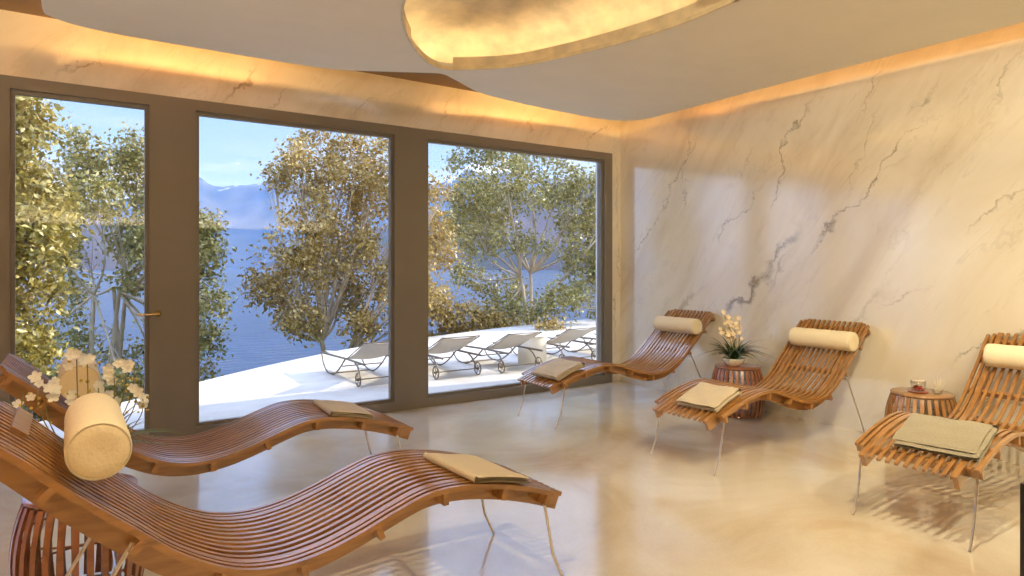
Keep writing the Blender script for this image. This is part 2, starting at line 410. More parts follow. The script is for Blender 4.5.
# ------------------------------------------------------------------ sun loungers (indoor)
PROF = [(0, .365), (.15, .425), (.33, .480), (.52, .515), (.68, .515), (.82, .475), (.96, .425), (1.10, .388), (1.24, .378), (1.38, .408), (1.53, .495), (1.66, .61), (1.80, .735), (1.92, .855), (2.02, .942)]
fine = catmull(PROF, 6)
PATH = []
for i, (x, z) in enumerate(fine):
    a = fine[max(0, i-1)]; b = fine[min(len(fine)-1, i+1)]; t = Vector((b[0]-a[0], b[1]-a[1])).normalized()
    PATH.append((x, z, -t.y, t.x))
def at_s(x):
    for i in range(len(PATH)-1):
        if PATH[i+1][0] >= x:
            p, q = PATH[i], PATH[i+1]; k = (x-p[0])/(q[0]-p[0]); return [p[j]*(1-k)+q[j]*k for j in range(4)]
    return list(PATH[-1])
def sub(x0, x1):
    return [tuple(at_s(x0))] + [p for p in PATH if x0+.005 < p[0] < x1-.005] + [tuple(at_s(x1))]

def lounger_proto():
    root = thing('chaise_lounge', 'x', 'lounge chair', group='wavy slatted wooden chaise lounges')
    m = MB()
    for k in range(9):                           # nine narrow inner slats
        yk = (k-4)*.0455; m.strip(sub(0.0, 2.02), yk-.0095, yk+.0095, .015)
    for s in (-1, 1):
        for c, w, a, b in ((.226, .032, 0, 2.02), (.263, .018, .085, 2.01), (.298, .019, .09, 2.0)):
            m.strip(sub(a, b), s*c-w/2, s*c+w/2, .020)
    m.build('slat_surface', M['wood'], root)
    for s in (-1, 1):
        m = MB(); P = sub(.01, 2.0); vs = []
        m2 = []
        for i, (x, z, nx, nz) in enumerate(P):
            m2.append((x, z, nx, nz))
        d = lambda x:   .080 + .014*math.exp(-((x-1.6)/.3)**2)
        y0, y1 = s*.228-.013, s*.228+.013
        for x, z, nx, nz in m2:
            t = d(x); vs += [(x-nx*.016, y0, z-nz*.016), (x-nx*.016, y1, z-nz*.016), (x-nx*t, y1, z-nz*t), (x-nx*t, y0, z-nz*t)]
        fs = []
        for i in range(len(m2)-1):
            a = i*4; b = a+4
            fs += [(a, a+1, b+1, b), (a+1, a+2, b+2, b+1), (a+2, a+3, b+3, b+2), (a+3, a, b, b+3)]
        e = (len(m2)-1)*4; fs += [(3, 2, 1, 0), (e, e+1, e+2, e+3)]
        m.add(vs, fs); m.build('side_rail', M['wood'], root)
    for x in (.115, .34, .62, .90, 1.16, 1.40, 1.62, 1.84, 1.97):
        px, pz, nx, nz = at_s(x); m = MB(); tx, tz = nz, -nx
        vs = []
        for y in (-.311, .311):
            for (o, t) in ((-.018, -.011), (-.018, .011), (-.064, .011), (-.064, -.011)):
                vs.append((px+nx*o+tx*t, y, pz+nz*o+tz*t))
        m.add(vs, [(0,1,2,3),(7,6,5,4),(0,4,5,1),(1,5,6,2),(2,6,7,3),(3,7,4,0)]); m.build('crossbar', M['wood'], root)
    for s in (-1, 1):
        y = s*.286
        m = MB(); m.tube([(.135, y, .37), (.115, y, .27), (.085, y, .12), (.045, y*1.0, .03), (.03, y, .004)], .0065, 10); m.build('leg', M['steel'], root)
        m = MB(); m.tube([(1.66, y, .555), (1.80, y, .31), (1.93, y, .08), (1.965, y, .004)], .0065, 10); m.build('leg', M['steel'], root)
    m = MB(); m.tube([(1.70, -.29, .49), (1.70, .29, .49)], .006, 8); m.build('stretcher', M['steel'], root)
    return root
proto = lounger_proto()
SPOTS = [  # x of foot tip, centre y, rotation, label
    (1.865, 2.58, PI, 'wooden slatted chaise lounge filling the front of the room, cream towel on its foot end'),
    (1.82, 4.03, PI, 'slatted chaise lounge just behind the front one, its foot end near the middle window'),
    (3.41, 4.69, 0, 'slatted chaise lounge in the corner where the windows meet the marble wall'),
    (3.52, 3.12, 0, 'slatted chaise lounge along the marble wall between the flower table and the tealight table'),
    (3.61, 1.67, 0, 'slatted chaise lounge with a taupe towel, its back cut by the picture edge')]
lounges = []
for i, (x, y, r, lb) in enumerate(SPOTS):
    o = proto if i == 0 else copy_tree(proto)
    o.location = (x, y, 0); o.rotation_euler = (0, 0, r); o['label'] = lb; lounges.append(o)
    if x < 3: o.scale.x = 1.025
    if x > 3: o.scale.z = .975; o.scale.x = (WX-.012-x)/2.025
bpy.context.view_layer.update()
# bolsters
def bolster_proto(R=.087, L=.56):
    root = thing('bolster_cushion', 'x', 'cushion', group='bolster cushions on the chaise lounges')
    m = MB(); prof = [(0, -L/2+.004), (R*.5, -L/2+.001), (R-.014, -L/2), (R-.004, -L/2+.006), (R, -L/2+.02)]
    prof += [(R+.0015*math.sin(k*1.7), -L/2+.02+(L-.04)*k/14) for k in range(1, 14)]
    prof += [(R, L/2-.02), (R-.004, L/2-.006), (R-.014, L/2), (R*.5, L/2-.001), (0, L/2-.004)]
    m.lathe(prof, 36); ro = Matrix.Rotation(PI/2, 4, 'X'); m.v = [tuple(ro @ Vector(v)) for v in m.v]
    m.build('cover', M['white'], root)
    for s in (-1, 1):
        m = MB(); m.tube([((R-.004)*math.cos(2*PI*k/32), s*(L/2-.004), (R-.004)*math.sin(2*PI*k/32)) for k in range(33)], .0028, 6, caps=False)
        m.build('piping', M['piping'], root)
    return root
bp = bolster_proto()
BL = ['cream bolster cushion on the front lounge, its round end facing the viewer', 'bolster cushion behind the orchid blossoms, on the lounge nearest the glass door',
      'white bolster cushion on the lounge in the window corner', 'white bolster cushion on the lounge between the two wall side tables', 'white bolster cushion cut off at the edge above the taupe towel']
BM = [M['wax'], M['wax'], None, None, None]
creamy = simple('cream_cotton', (.80, .68, .47), .88, var=.03, vscale=90, bump=.25)
for i, (x, y, r, lb) in enumerate(SPOTS):
    o = bp if i == 0 else copy_tree(bp)
    px, pz, nx, nz = at_s(1.835 if i < 2 else 1.80); R = .089 if i < 2 else .080; lx, lz = px+nx*R, pz+nz*R+(.012 if i == 0 else 0)
    if i < 2: lx -= (.0 if i else -.015)
    if i > 1: lx *= (WX-.012-x)/2.025
    sx = -1 if r else 1
    o.location = (x+sx*lx, y+(0.0 if r else -.05), lz); o.rotation_euler = (0, 0, 0); o['label'] = BL[i]
    if i > 1: o.scale = (.91, .95, .91); o.location.z *= .985
    if i < 2:
        for ch in [c for c in bpy.data.objects if c.parent == o and c.name.startswith('cover')]:
            ch.data = ch.data.copy(); ch.data.materials[0] = creamy
# thin strap lying across the head of the front lounge
m = MB(); m.strip(sub(1.925, 1.965), -.30, .04, -.002, .010); m.build('head_batten', M['wood'], lounges[0])

# towels: folded layers following the seat
def towel(i, s0, s1, y0, y1, mat, label, seed, rot=0.0, layers=4):
    rnd = random.Random(seed); m = MB(); th = .0105
    for l in range(layers):
        a = s0+rnd.uniform(-.004, .010)*l; b = s1-.004; c = y0+rnd.uniform(-.004, .008)*l; d = y1-rnd.uniform(-.002, .008)*l
        nx_, ny_ = 26, 26; top = []; bot = []
        zo = .001+l*th
        for iy in range(ny_+1):
            for ix in range(nx_+1):
                s = a+(b-a)*ix/nx_; yy = c+(d-c)*iy/ny_
                px, pz, nx, nz = at_s(s)
                e = min(ix, iy, ny_-iy)/1.3; rd = min(1, e); hh = th*.44*(.15+.85*math.sqrt(max(0, 1-(1-rd)**2)))
                wob = .0035*noise.noise(Vector((s*9, yy*9, l*3+seed)))
                mid = zo+th*.5+wob*(1+l*.5)
                for lst, k in ((top, mid+hh), (bot, mid-hh)):
                    lst.append((px+nx*k+wob, yy+wob*1.5, pz+nz*k))
        W = nx_+1; q = [(j*W+k, j*W+k+1, (j+1)*W+k+1, (j+1)*W+k) for j in range(ny_) for k in range(nx_)]
        m.add(top, q, True); m.add(bot, [tuple(reversed(f)) for f in q], True)
    # rounded fold wrapping all the layers along the foot-side edge
    arc = []
    H = layers*th
    n = 26; vs = []
    for iy in range(n+1):
        yy = y0+(y1-y0-.01)*iy/n
        px, pz, nx, nz = at_s(s1-.006); tx, tz = -nz, nx
        for k in range(11):
            an = -PI/2+PI*k/10; rad = H/2*(1+.05*noise.noise(Vector((yy*8, k*.5, seed))))
            ox, oz = -math.cos(an)*rad*.75, H/2+math.sin(an)*rad+.001
            vs.append((px+tx*ox+nx*oz, yy, pz+tz*ox+nz*oz))
    m.add(vs, [(j*11+k, j*11+k+1, (j+1)*11+k+1, (j+1)*11+k) for j in range(n) for k in range(10)], True)
    x, y, r, _ = SPOTS[i]; cx, cy = (s0+s1)/2, (y0+y1)/2
    o = m.build('folded_towel', mat); tag(o, label, 'towel', 'folded towels on the lounges')
    R_ = Matrix.Translation((x, y, 0)) @ Matrix.Rotation(r, 4, 'Z') @ Matrix.Translation((cx, cy, 0)) @ Matrix.Rotation(rot, 4, 'Z') @ Matrix.Translation((-cx, -cy, 0))
    o.matrix_world = R_
    sm = o.modifiers.new('s', 'SUBSURF'); sm.levels = 0; sm.render_levels = 1
    return o
towel(0, .23, .51, -.12, .31, M['cream'], 'cream folded towel on the foot of the front lounge', 1, .05, 3)
towel(1, .28, .54, -.10, .31, M['cream'], 'cream folded towel on the lounge just behind the front one', 2, -.06, 3)
towel(2, .08, .38, -.26, .12, M['cream'], 'cream folded towel on the corner lounge beside the windows', 3, .04, 4)
towel(3, .09, .38, -.24, .09, M['cream'], 'cream folded towel on the lounge beside the flower table', 4, .08, 4)
towel(4, .12, .46, -.27, .13, M['taupe'], 'taupe folded towel on the lounge nearest the right edge', 5, .12, 4)

# ------------------------------------------------------------------ barrel side tables
def table_proto():
    root = thing('side_table', 'x', 'side table', group='barrel shaped slatted side tables')
    H = .46; R0 = .195; RM = .245
    N = 30; m = MB()
    for k in range(N):
        a = 2*PI*k/N; vs = []; n = 12
        for j in range(n+1):
            z = .012+(H-.035)*j/n; u = (z/H-.45)/.55; r = RM-(RM-R0)*u*u
            for (dr, w) in ((0, .012), (0, -.012), (-.012, -.012), (-.012, .012)):
                vs.append(((r+dr)*math.cos(a)-w*math.sin(a), (r+dr)*math.sin(a)+w*math.cos(a), z))
        fs = [(0, 1, 2, 3), (n*4+3, n*4+2, n*4+1, n*4)]
        for j in range(n):
            for q in range(4): fs.append((j*4+q, (j+1)*4+q, (j+1)*4+(q+1) % 4, j*4+(q+1) % 4))
        m.add(vs, fs)
    fixn(m.build('slat_body', M['wood_d'], root))
    for z, r in ((.14, .215), (.30, .222)):
        m = MB(); m.tube([(r*math.cos(2*PI*k/40), r*math.sin(2*PI*k/40), z) for k in range(41)], .0045, 6, caps=False); m.build('hoop', M['wood_d'], root)
    m = MB(); m.lathe([(0, H-.022), (R0-.012, H-.022), (R0+.008, H-.016), (R0+.010, H-.006), (R0+.004, H), (0, H)], 48); m.build('table_top', M['wood_d'], root)
    m = MB(); m.lathe([(0, 0), (R0-.03, 0), (R0-.022, .004), (R0-.022, .016), (0, .016)], 48); m.build('base_ring', M['wood_d'], root)
    return root
tp = table_proto()
TAB = [(.05, 3.30, 'dark slatted barrel side table under the big orchid between the two front lounges'),
       (5.19, 3.88, 'dark slatted barrel side table carrying the bowl plant against the marble wall'),
       (5.235, 2.30, 'golden brown slatted barrel side table carrying the glass tealight')]
for i, (x, y, lb) in enumerate(TAB):
    o = tp if i == 0 else copy_tree(tp); o.location = (x, y, 0); o['label'] = lb
    if i == 2:
        for ch in [c for c in bpy.data.objects if c.parent == o]:
            ch.data = ch.data.copy(); ch.data.materials[0] = M['wood']

# ------------------------------------------------------------------ plants
def blade(m, base, d, length, w, droop, n=9, lift=1.0):
    d = Vector((d[0], d[1], 0)).normalized(); side = Vector((-d.y, d.x, 0)); vs = []
    for i in range(n+1):
        t = i/n; h = lift*length*(t*.95-droop*t*t); r = length*(.25*t+.62*t*t*droop+.12*t)
        ww = w*(1-t**2.2)*(.55+.45*min(1, t*4)); c = Vector(base)+d*r+Vector((0, 0, h))
        vs += [c-side*ww, c+Vector((0, 0, -ww*.45)), c+side*ww]
    fs = []
    for i in range(n):
        a = i*3; fs += [(a, a+1, a+4, a+3), (a+1, a+2, a+5, a+4)]
    m.add(vs, fs, True)
def blossom(m, c, dirn, r, petals=5, rnd=random):
    q = Vector(dirn).normalized().to_track_quat('Z', 'Y').to_matrix(); c = Vector(c); ph = rnd.uniform(0, 6)
    for k in range(petals):
        a = ph+2*PI*k/petals; vs = []
        for i, (t, w) in enumerate(((.04, .06), (.35, .34), (.7, .42), (.95, .2), (1.02, .02))):
            for s in (-1, 0, 1):
                x = r*t; y = s*w*r*.95; z = .28*r*t*t-(.10*r if s == 0 else 0)
                vs.append(c+q @ Vector((x*math.cos(a)-y*math.sin(a), x*math.sin(a)+y*math.cos(a), z)))
        fs = []
        for i in range(4):
            b = i*3; fs += [(b, b+1, b+4, b+3), (b+1, b+2, b+5, b+4)]
        m.add(vs, fs, True)
def ball(m, c, r, sub=1):
    bm = bmesh.new(); bmesh.ops.create_icosphere(bm, subdivisions=sub, radius=r); m.bm(bm, True, Matrix.Translation(c))
def bowl(root, R=.105, H=.075):
    m = MB(); m.lathe([(0, 0), (.05, 0), (.058, .004), (R*.86, H*.5), (R, H*.92), (R, H), (R-.008, H), (R*.82, H*.5), (.05, .012), (0, .012)], 36)
    m.build('bowl', M['ceramic'], root)
    m = MB(); m.lathe([(0, H*.80), (R*.90, H*.76)], 30); m.build('soil', M['soil'], root)
def curve_stem(b, tip, bow, n=12):
    b = Vector(b); tip = Vector(tip); return [b.lerp(tip, t/n)+Vector(bow)*math.sin(PI*t/n) for t in range(n+1)]

# plant on the wall table: dark grassy leaves, pale blossoms above
root = thing('potted_plant', 'dark grassy leaved plant with pale blossoms in a cream bowl by the marble wall', 'plant', (5.13, 3.88, .46), group=None)
bowl(root); rnd = random.Random(3)
m = MB()
for k in range(120):
    a = rnd.uniform(0, 2*PI); blade(m, (.03*math.cos(a), .03*math.sin(a), .06), (math.cos(a), math.sin(a)), rnd.uniform(.18, .40), rnd.uniform(.006, .010), rnd.uniform(.35, 1.0))
m.build('leaves', M['leaf'], root)
fl = MB(); stm = MB(); bd = MB()
rv = Vector((.827, -.562, 0))   # across the view
for k in range(9):
    u = rnd.uniform(-.14, .06); w = rnd.uniform(-.06, .06); zt = rnd.uniform(.34, .48)
    tip = rv*u+Vector((.56*w, .83*w, zt)); P = curve_stem((0, 0, .06), tip, (rv*.03)); stm.tube(P, .0022, 5)
    for j in range(5):
        c = P[-1-j]+Vector((rnd.uniform(-.03, .03), rnd.uniform(-.03, .03), rnd.uniform(-.02, .03)))
        if rnd.random() < .75: blossom(fl, c, (-.6+rnd.uniform(-.5, .5), -.7+rnd.uniform(-.4, .4), rnd.uniform(0, .7)), rnd.uniform(.018, .028), 5, rnd)
        else: ball(bd, c, .007)
stm.mi = 1; stm.add(bd.v, bd.f, True); stm.build('flower_stems', [M['stem'], M['bud']], root); fl.build('blossoms', M['petal2'], root)

# orchid on the front table
OX, OY, OZ = .06, 3.30, .46
root = thing('potted_orchid', 'white orchid with branching stems standing between the two front lounges', 'plant', (OX, OY, OZ))
bowl(root); rnd = random.Random(11)
m = MB()
for k in range(46):
    a = rnd.uniform(0, 2*PI); blade(m, (.03*math.cos(a), .03*math.sin(a), .06), (math.cos(a), math.sin(a)), rnd.uniform(.22, .46), rnd.uniform(.007, .013), rnd.uniform(.3, .9))
m.build('leaves', M['leaf2'], root)
fl = MB(); stm = MB(); bd = MB()
# (right, up) of blossom groups, metres from the pot centre seen from the doorway side
GR = [(-.03, .55, 4), (.01, .52, 3), (-.14, .43, 4), (-.17, .45, 2), (.11, .47, 5), (.16, .53, 3), (.19, .50, 1), (.05, .42, 3), (.10, .36, 2), (-.02, .38, 3), (-.27, .36, 2), (.23, .34, 2), (.20, .40, 2), (.0, .32, 2), (-.22, .42, 1)]
fv = Vector((.0, 1, 0))
rr = Vector((.95, 0.02, 0)); 
for (u, z, n) in GR:
    dep = rnd.uniform(-.06, .06); tip = rr*u+Vector((0, dep, z)); P = curve_stem((rnd.uniform(-.02, .02), rnd.uniform(-.02, .02), .06), tip, (rr*(u*.35)+Vector((0, 0, .03)))); stm.tube(P, .0024, 5)
    for j in range(n):
        c = tip+Vector((rnd.uniform(-.035, .035), rnd.uniform(-.03, .03), rnd.uniform(-.03, .03)))
        blossom(fl, c, (rnd.uniform(-.5, .5), -1, rnd.uniform(-.1, .7)), rnd.uniform(.018, .027), 5, rnd)
    for j in range(5):
        c = P[rnd.randint(6, 11)]+Vector((rnd.uniform(-.05, .05), rnd.uniform(-.03, .03), rnd.uniform(-.03, .04))); ball(bd, c, rnd.uniform(.005, .009))
stm.mi = 1; stm.add(bd.v, bd.f, True); stm.build('flower_stems', [M['stem'], M['bud']], root); fl.build('blossoms', M['petal'], root)

# glass tealight holder on a little dish, and pale reeds in a clear dish
cx, cy = 5.20, 2.31
root = thing('tealight_holder', 'small glass tealight cup with red petals on a dish', 'candle holder', (cx, cy, .46))
m = MB(); m.lathe([(0, 0), (.052, 0), (.066, .006), (.068, .010), (.05, .006), (0, .006)], 30); m.build('dish', simple('red_brown_dish', (.35, .07, .04), .3), root)
m = MB(); m.lathe([(.034, .008), (.044, .012), (.050, .05), (.050, .088), (.047, .088), (.046, .05), (.040, .016), (0, .014)], 30); m.build('glass_cup', M['cupglass'], root)
m = MB(); m.lathe([(0, .066), (.046, .066), (.046, .086), (0, .086)], 24); m.build('candle', M['wax'], root)
m = MB(); rnd = random.Random(5)
for k in range(26):
    a = rnd.uniform(0, 6.28); r = .03*math.sqrt(rnd.random()); ball(m, (r*math.cos(a), r*math.sin(a), .022+rnd.uniform(0, .022)), rnd.uniform(.006, .010))
m.build('dried_petals', M['berry'], root)
root = thing('reed_bundle', 'faint bundle of pale reeds in a low clear dish beside the tealight', 'reeds', (5.255, 2.205, .46))
m = MB(); m.lathe([(0, 0), (.03, 0), (.036, .004), (.038, .03), (.036, .03), (.032, .006), (0, .005)], 24); m.build('clear_dish', M['cupglass'], root)
m = MB()
for k in range(14):
    a = rnd.uniform(0, 6.28); m.tube([(.01*math.cos(a), .01*math.sin(a), .006), (.05*math.cos(a), .05*math.sin(a), rnd.uniform(.08, .12))], .0012, 5)
m.build('reeds', M['reed'], root)

# dark cabinet at the very edge of the picture
root = thing('low_cabinet', 'black low cabinet of which only a thin dark edge shows at the right', 'cabinet', (3.312, .80, 0))
m = MB(); m.box(-.17, .17, -.22, .22, .03, .53, .004); m.build('body', M['black'], root)
m = MB(); m.box(-.176, -.171, -.20, .20, .05, .51, .001); m.build('door', M['black'], root)
m = MB(); m.box(-.15, .15, -.20, .20, 0, .03); m.build('plinth', M['black'], root)

# ------------------------------------------------------------------ terrace and its furniture
TE = [(-9, 3.2), (-5, 4.4), (-2, 6.0), (-.6, 7.05), (.404, 7.86), (.738, 8.16), (1.32, 8.75), (2.164, 9.5), (3.264, 10.33), (4.067, 10.86), (5.0, 11.29), (5.92, 11.68), (8.616, 12.6), (11.77, 13.25), (15, 13.7), (20, 13.9)]
edge = catmull(TE, 5); TZ = -.03
m = MB(); n = len(edge)
inner = [(x, min(WY+.14, y-.3)) for x, y in edge]
vs = [(x, y, TZ) for x, y in inner]+[(x, y, TZ) for x, y in edge]+[(x, y, TZ-.35) for x, y in edge]+[(x, y, TZ-.35) for x, y in inner]
fs = []
for i in range(n-1): fs += [(i, i+1, n+i+1, n+i), (n+i, n+i+1, 2*n+i+1, 2*n+i), (2*n+i, 2*n+i+1, 3*n+i+1, 3*n+i), (3*n+i, 3*n+i+1, i+1, i)]
m.add(vs, fs); struct(m.build('floor_terrace', M['terrace']))
# roof overhang of the building (throws the strip of shade beside the glass)
m = MB(); m.box(LX-.3, WX+4, WY+.3, WY+.62, HC, HC+.25); m.box(WX+.2, WX+4, WY+.0, WY+.3, -.3, HC); struct(m.build('ceiling_eaves', M['plaster']))

def outdoor_proto():
    root = thing('outdoor_lounger', 'x', 'sun lounger', group='wheeled outdoor loungers on the terrace')
    W = .55
    # local frame: y=0 at the wheel axle, +y away from the house, x=0 left side frame
    for x in (0, W):
        m = MB(); m.tube([(x, -.12, .27), (x, .5, .27), (x, 1.40, .245), (x, 1.44, .235)], .014, 8); m.build('side_rail', M['ometal'], root)
        m = MB(); m.tube(catmull([(x, 1.42, .24), (x, 1.34, .10), (x, 1.18, .015), (x, .95, .014), (x, .72, .12), (x, .52, .26)], 5), .010, 8); m.build('leg_loop', M['ometal'], root)
        m = MB(); m.tube(catmull([(x, .22, .27), (x, .10, .22), (x, .02, .14), (x, 0, .085)], 4), .010, 8); m.build('wheel_leg', M['ometal'], root)
        wx = x-.03 if x == 0 else x+.03
        w = MB(); R = .078
        w.tube([(wx, R*math.cos(2*PI*k/24), .085+R*math.sin(2*PI*k/24)) for k in range(25)], .0085, 6, caps=False)
        for k in range(5):
            a = 2*PI*k/5; w.tube([(wx, 0, .085), (wx, R*math.cos(a), .085+R*math.sin(a))], .005, 5)
        w.tube([(wx-.02, 0, .085), (wx+.02, 0, .085)], .016, 8); w.build('wheel', M['ometal'], root)
    for y, z in ((1.42, .24), (1.06, .012), (0, .085), (.62, .16)):
        m = MB(); m.tube([(0, y, z), (W, y, z)], .008, 6); m.build('crossbar', M['ometal'], root)
    def cloth(path, name):
        m = MB(); n = len(path); vs = []; K = 8
        for (y, z) in path:
            for k in range(K+1):
                t = k/K; vs.append((.015+(W-.03)*t, y, z-.03*math.sin(PI*t)))
        K1 = K+1; f = [(i*K1+k, i*K1+k+1, (i+1)*K1+k+1, (i+1)*K1+k) for i in range(n-1) for k in range(K)]
        m.add(vs, f, True); o = m.build(name, M['sling'], root)
        so = o.modifiers.new('t', 'SOLIDIFY'); so.thickness = .008; return o
    cloth([(.46-.08*k, .275+.034*k-.002*k*(6-k)) for k in range(8)], 'back_sling')
    cloth([(.48+.12*k, .285-.012*math.sin(k/7*PI)*3) for k in range(8)], 'seat_sling')
    m = MB(); m.tube([(0, .44, .28), (0, -.11, .52)], .006, 6); m.tube([(W, .44, .28), (W, -.11, .52)], .006, 6); m.tube([(0, -.11, .52), (W, -.11, .52)], .006, 6); m.build('back_frame', M['ometal'], root)
    return root
op = outdoor_proto()
OL = ['wheeled outdoor lounger alone in the middle window, leftmost on the terrace', 'wheeled outdoor lounger right of the wide pillar, second on the terrace', 'wheeled outdoor lounger just left of the cream drum table',
      'wheeled outdoor lounger just right of the cream drum table', 'wheeled outdoor lounger nearest the marble wall, cut by the window frame']
for i, (x, y) in enumerate([(2.85, 7.36), (3.84, 7.30), (4.77, 7.22), (5.86, 7.30), (6.85, 7.3)]):
    o = op if i == 0 else copy_tree(op); o.location = (x, y, TZ); o['label'] = OL[i]
root = thing('drum_table', 'cream drum shaped table standing between the outdoor loungers', 'side table', (5.60, 7.72, TZ))
m = MB(); m.lathe([(0, 0), (.205, 0), (.21, .01), (.21, .37), (.20, .385)], 48); m.build('body', M['wax'], root)
m = MB(); m.lathe([(.20, .385), (.213, .388), (.213, .405), (.20, .41), (0, .41)], 48); m.build('top', M['wax'], root)

# ------------------------------------------------------------------ land, lake, mountains
LK = -14.0
m = MB(); g_ = []
rows = 14; vs = []; n = len(edge)
for j in range(rows):
    for i, (x, y) in enumerate(edge):
        t = j/(rows-1); a = edge[max(0, i-1)]; b = edge[min(n-1, i+1)]; tt = Vector((b[0]-a[0], b[1]-a[1])).normalized(); nx, ny = -tt.y, tt.x
        d = -.1+t*16; z = TZ-.45-(t**.8)*15.0+.5*noise.noise(Vector((x*.5+nx*d*.5, y*.5+ny*d*.5, 0)))*(1 if t > .05 else .1)
        vs.append((x+nx*d, y+ny*d, z))
fs = [(j*n+i, j*n+i+1, (j+1)*n+i+1, (j+1)*n+i) for j in range(rows-1) for i in range(n-1)]
m.add(vs, fs, True); tag(m.build('hillside', M['grass']), kind='structure')
m = MB(); m.add([(-9000, 6, LK), (14000, 6, LK), (14000, 14000, LK), (-9000, 14000, LK)], [(0, 1, 2, 3)]); tag(m.build('lake', M['water']), kind='structure')

def ray(px): 
    a = (px-512)/654; return a*.827+.562, -a*.562+.827
def mountain(name, keys, d0, dp, d1, mat, amp, px0, px1, nx=240, nr=40, seed=0):
    """keys: (bearing as picture column, ridge height in metres); a real range between d0 and d1 metres out"""
    vs = []
    for j in range(nr+1):
        r = d0+(d1-d0)*j/nr
        for i in range(nx+1):
            px = px0+(px1-px0)*i/nx; k = 0
            while k < len(keys)-2 and keys[k+1][0] < px: k += 1
            (a, ha), (b, hb) = keys[k], keys[k+1]; t = min(1, max(0, (px-a)/(b-a))); t = t*t*(3-2*t); H = ha+(hb-ha)*t
            f = (r-d0)/(dp-d0) if r < dp else (d1-r)/(d1-dp); f = max(0, f)**.8
            dx, dy = ray(px); x, y = dx*r, dy*r
            nn = noise.ridged_multi_fractal(Vector((x*.0011+seed, y*.0011, seed)), 1.0, 2.1, 7, .9, 2.0)
            n2 = noise.noise(Vector((x*.006, y*.006, seed)))
            z = LK-4+(H*f*(1+amp*(nn-1.2)*.35)+n2*H*.05*f)
            vs.append((x, y, z))
    W = nx+1; m = MB(); m.add(vs, [(j*W+i, j*W+i+1, (j+1)*W+i+1, (j+1)*W+i) for j in range(nr) for i in range(nx)], True)
    o = m.build(name, mat); tag(o, kind='structure'); return o
H5 = 5200/654.
mountain('mountains', [(-200, 55*H5), (0, 70*H5), (100, 72*H5), (170, 84*H5), (197, 94*H5), (214, 84*H5), (240, 84*H5), (262, 88*H5), (275, 95*H5), (300, 84*H5), (360, 80*H5), (430, 88*H5), (480, 104*H5), (540, 100*H5), (620, 90*H5), (800, 80*H5)],
         4000, 5200, 7000, M['rock'], .35, -250, 850, seed=2.3)
H3 = 2600/654.
mountain('hills', [(-300, 75*H3), (0, 78*H3), (90, 68*H3), (105, 60*H3), (120, 44*H3), (135, 34*H3), (160, 16*H3), (190, 3*H3), (215, 0)], 1900, 2600, 3300, M['hill'], .25, -300, 215, seed=5.1, nx=160, nr=24)
mountain('hills', [(255, 0), (268, 8*H3), (292, 22*H3), (340, 40*H3), (400, 54*H3), (445, 66*H3), (520, 88*H3), (600, 96*H3), (800, 100*H3)], 2000, 2700, 3500, M['hill'], .25, 255, 900, seed=7.7, nx=160, nr=24)

# air over the lake: a real, thin scattering volume
hz = MB(); hz.box(-9000, 14000, 500, 13000, LK+1, 1100); hm = bpy.data.materials.new('lake_air'); hm.use_nodes = True; nt = hm.node_tree; nt.nodes.clear()
o_ = nt.nodes.new('ShaderNodeOutputMaterial'); vsn = nt.nodes.new('ShaderNodeVolumeScatter'); vsn.inputs['Color'].default_value = (.17, .37, 1, 1); vsn.inputs['Density'].default_value = .00011; vsn.inputs['Anisotropy'].default_value = .1
nt.links.new(vsn.outputs[0], o_.inputs['Volume'])
tag(hz.build('haze', hm), 'blue haze hanging over the lake before the mountains', 'haze', kind='stuff')

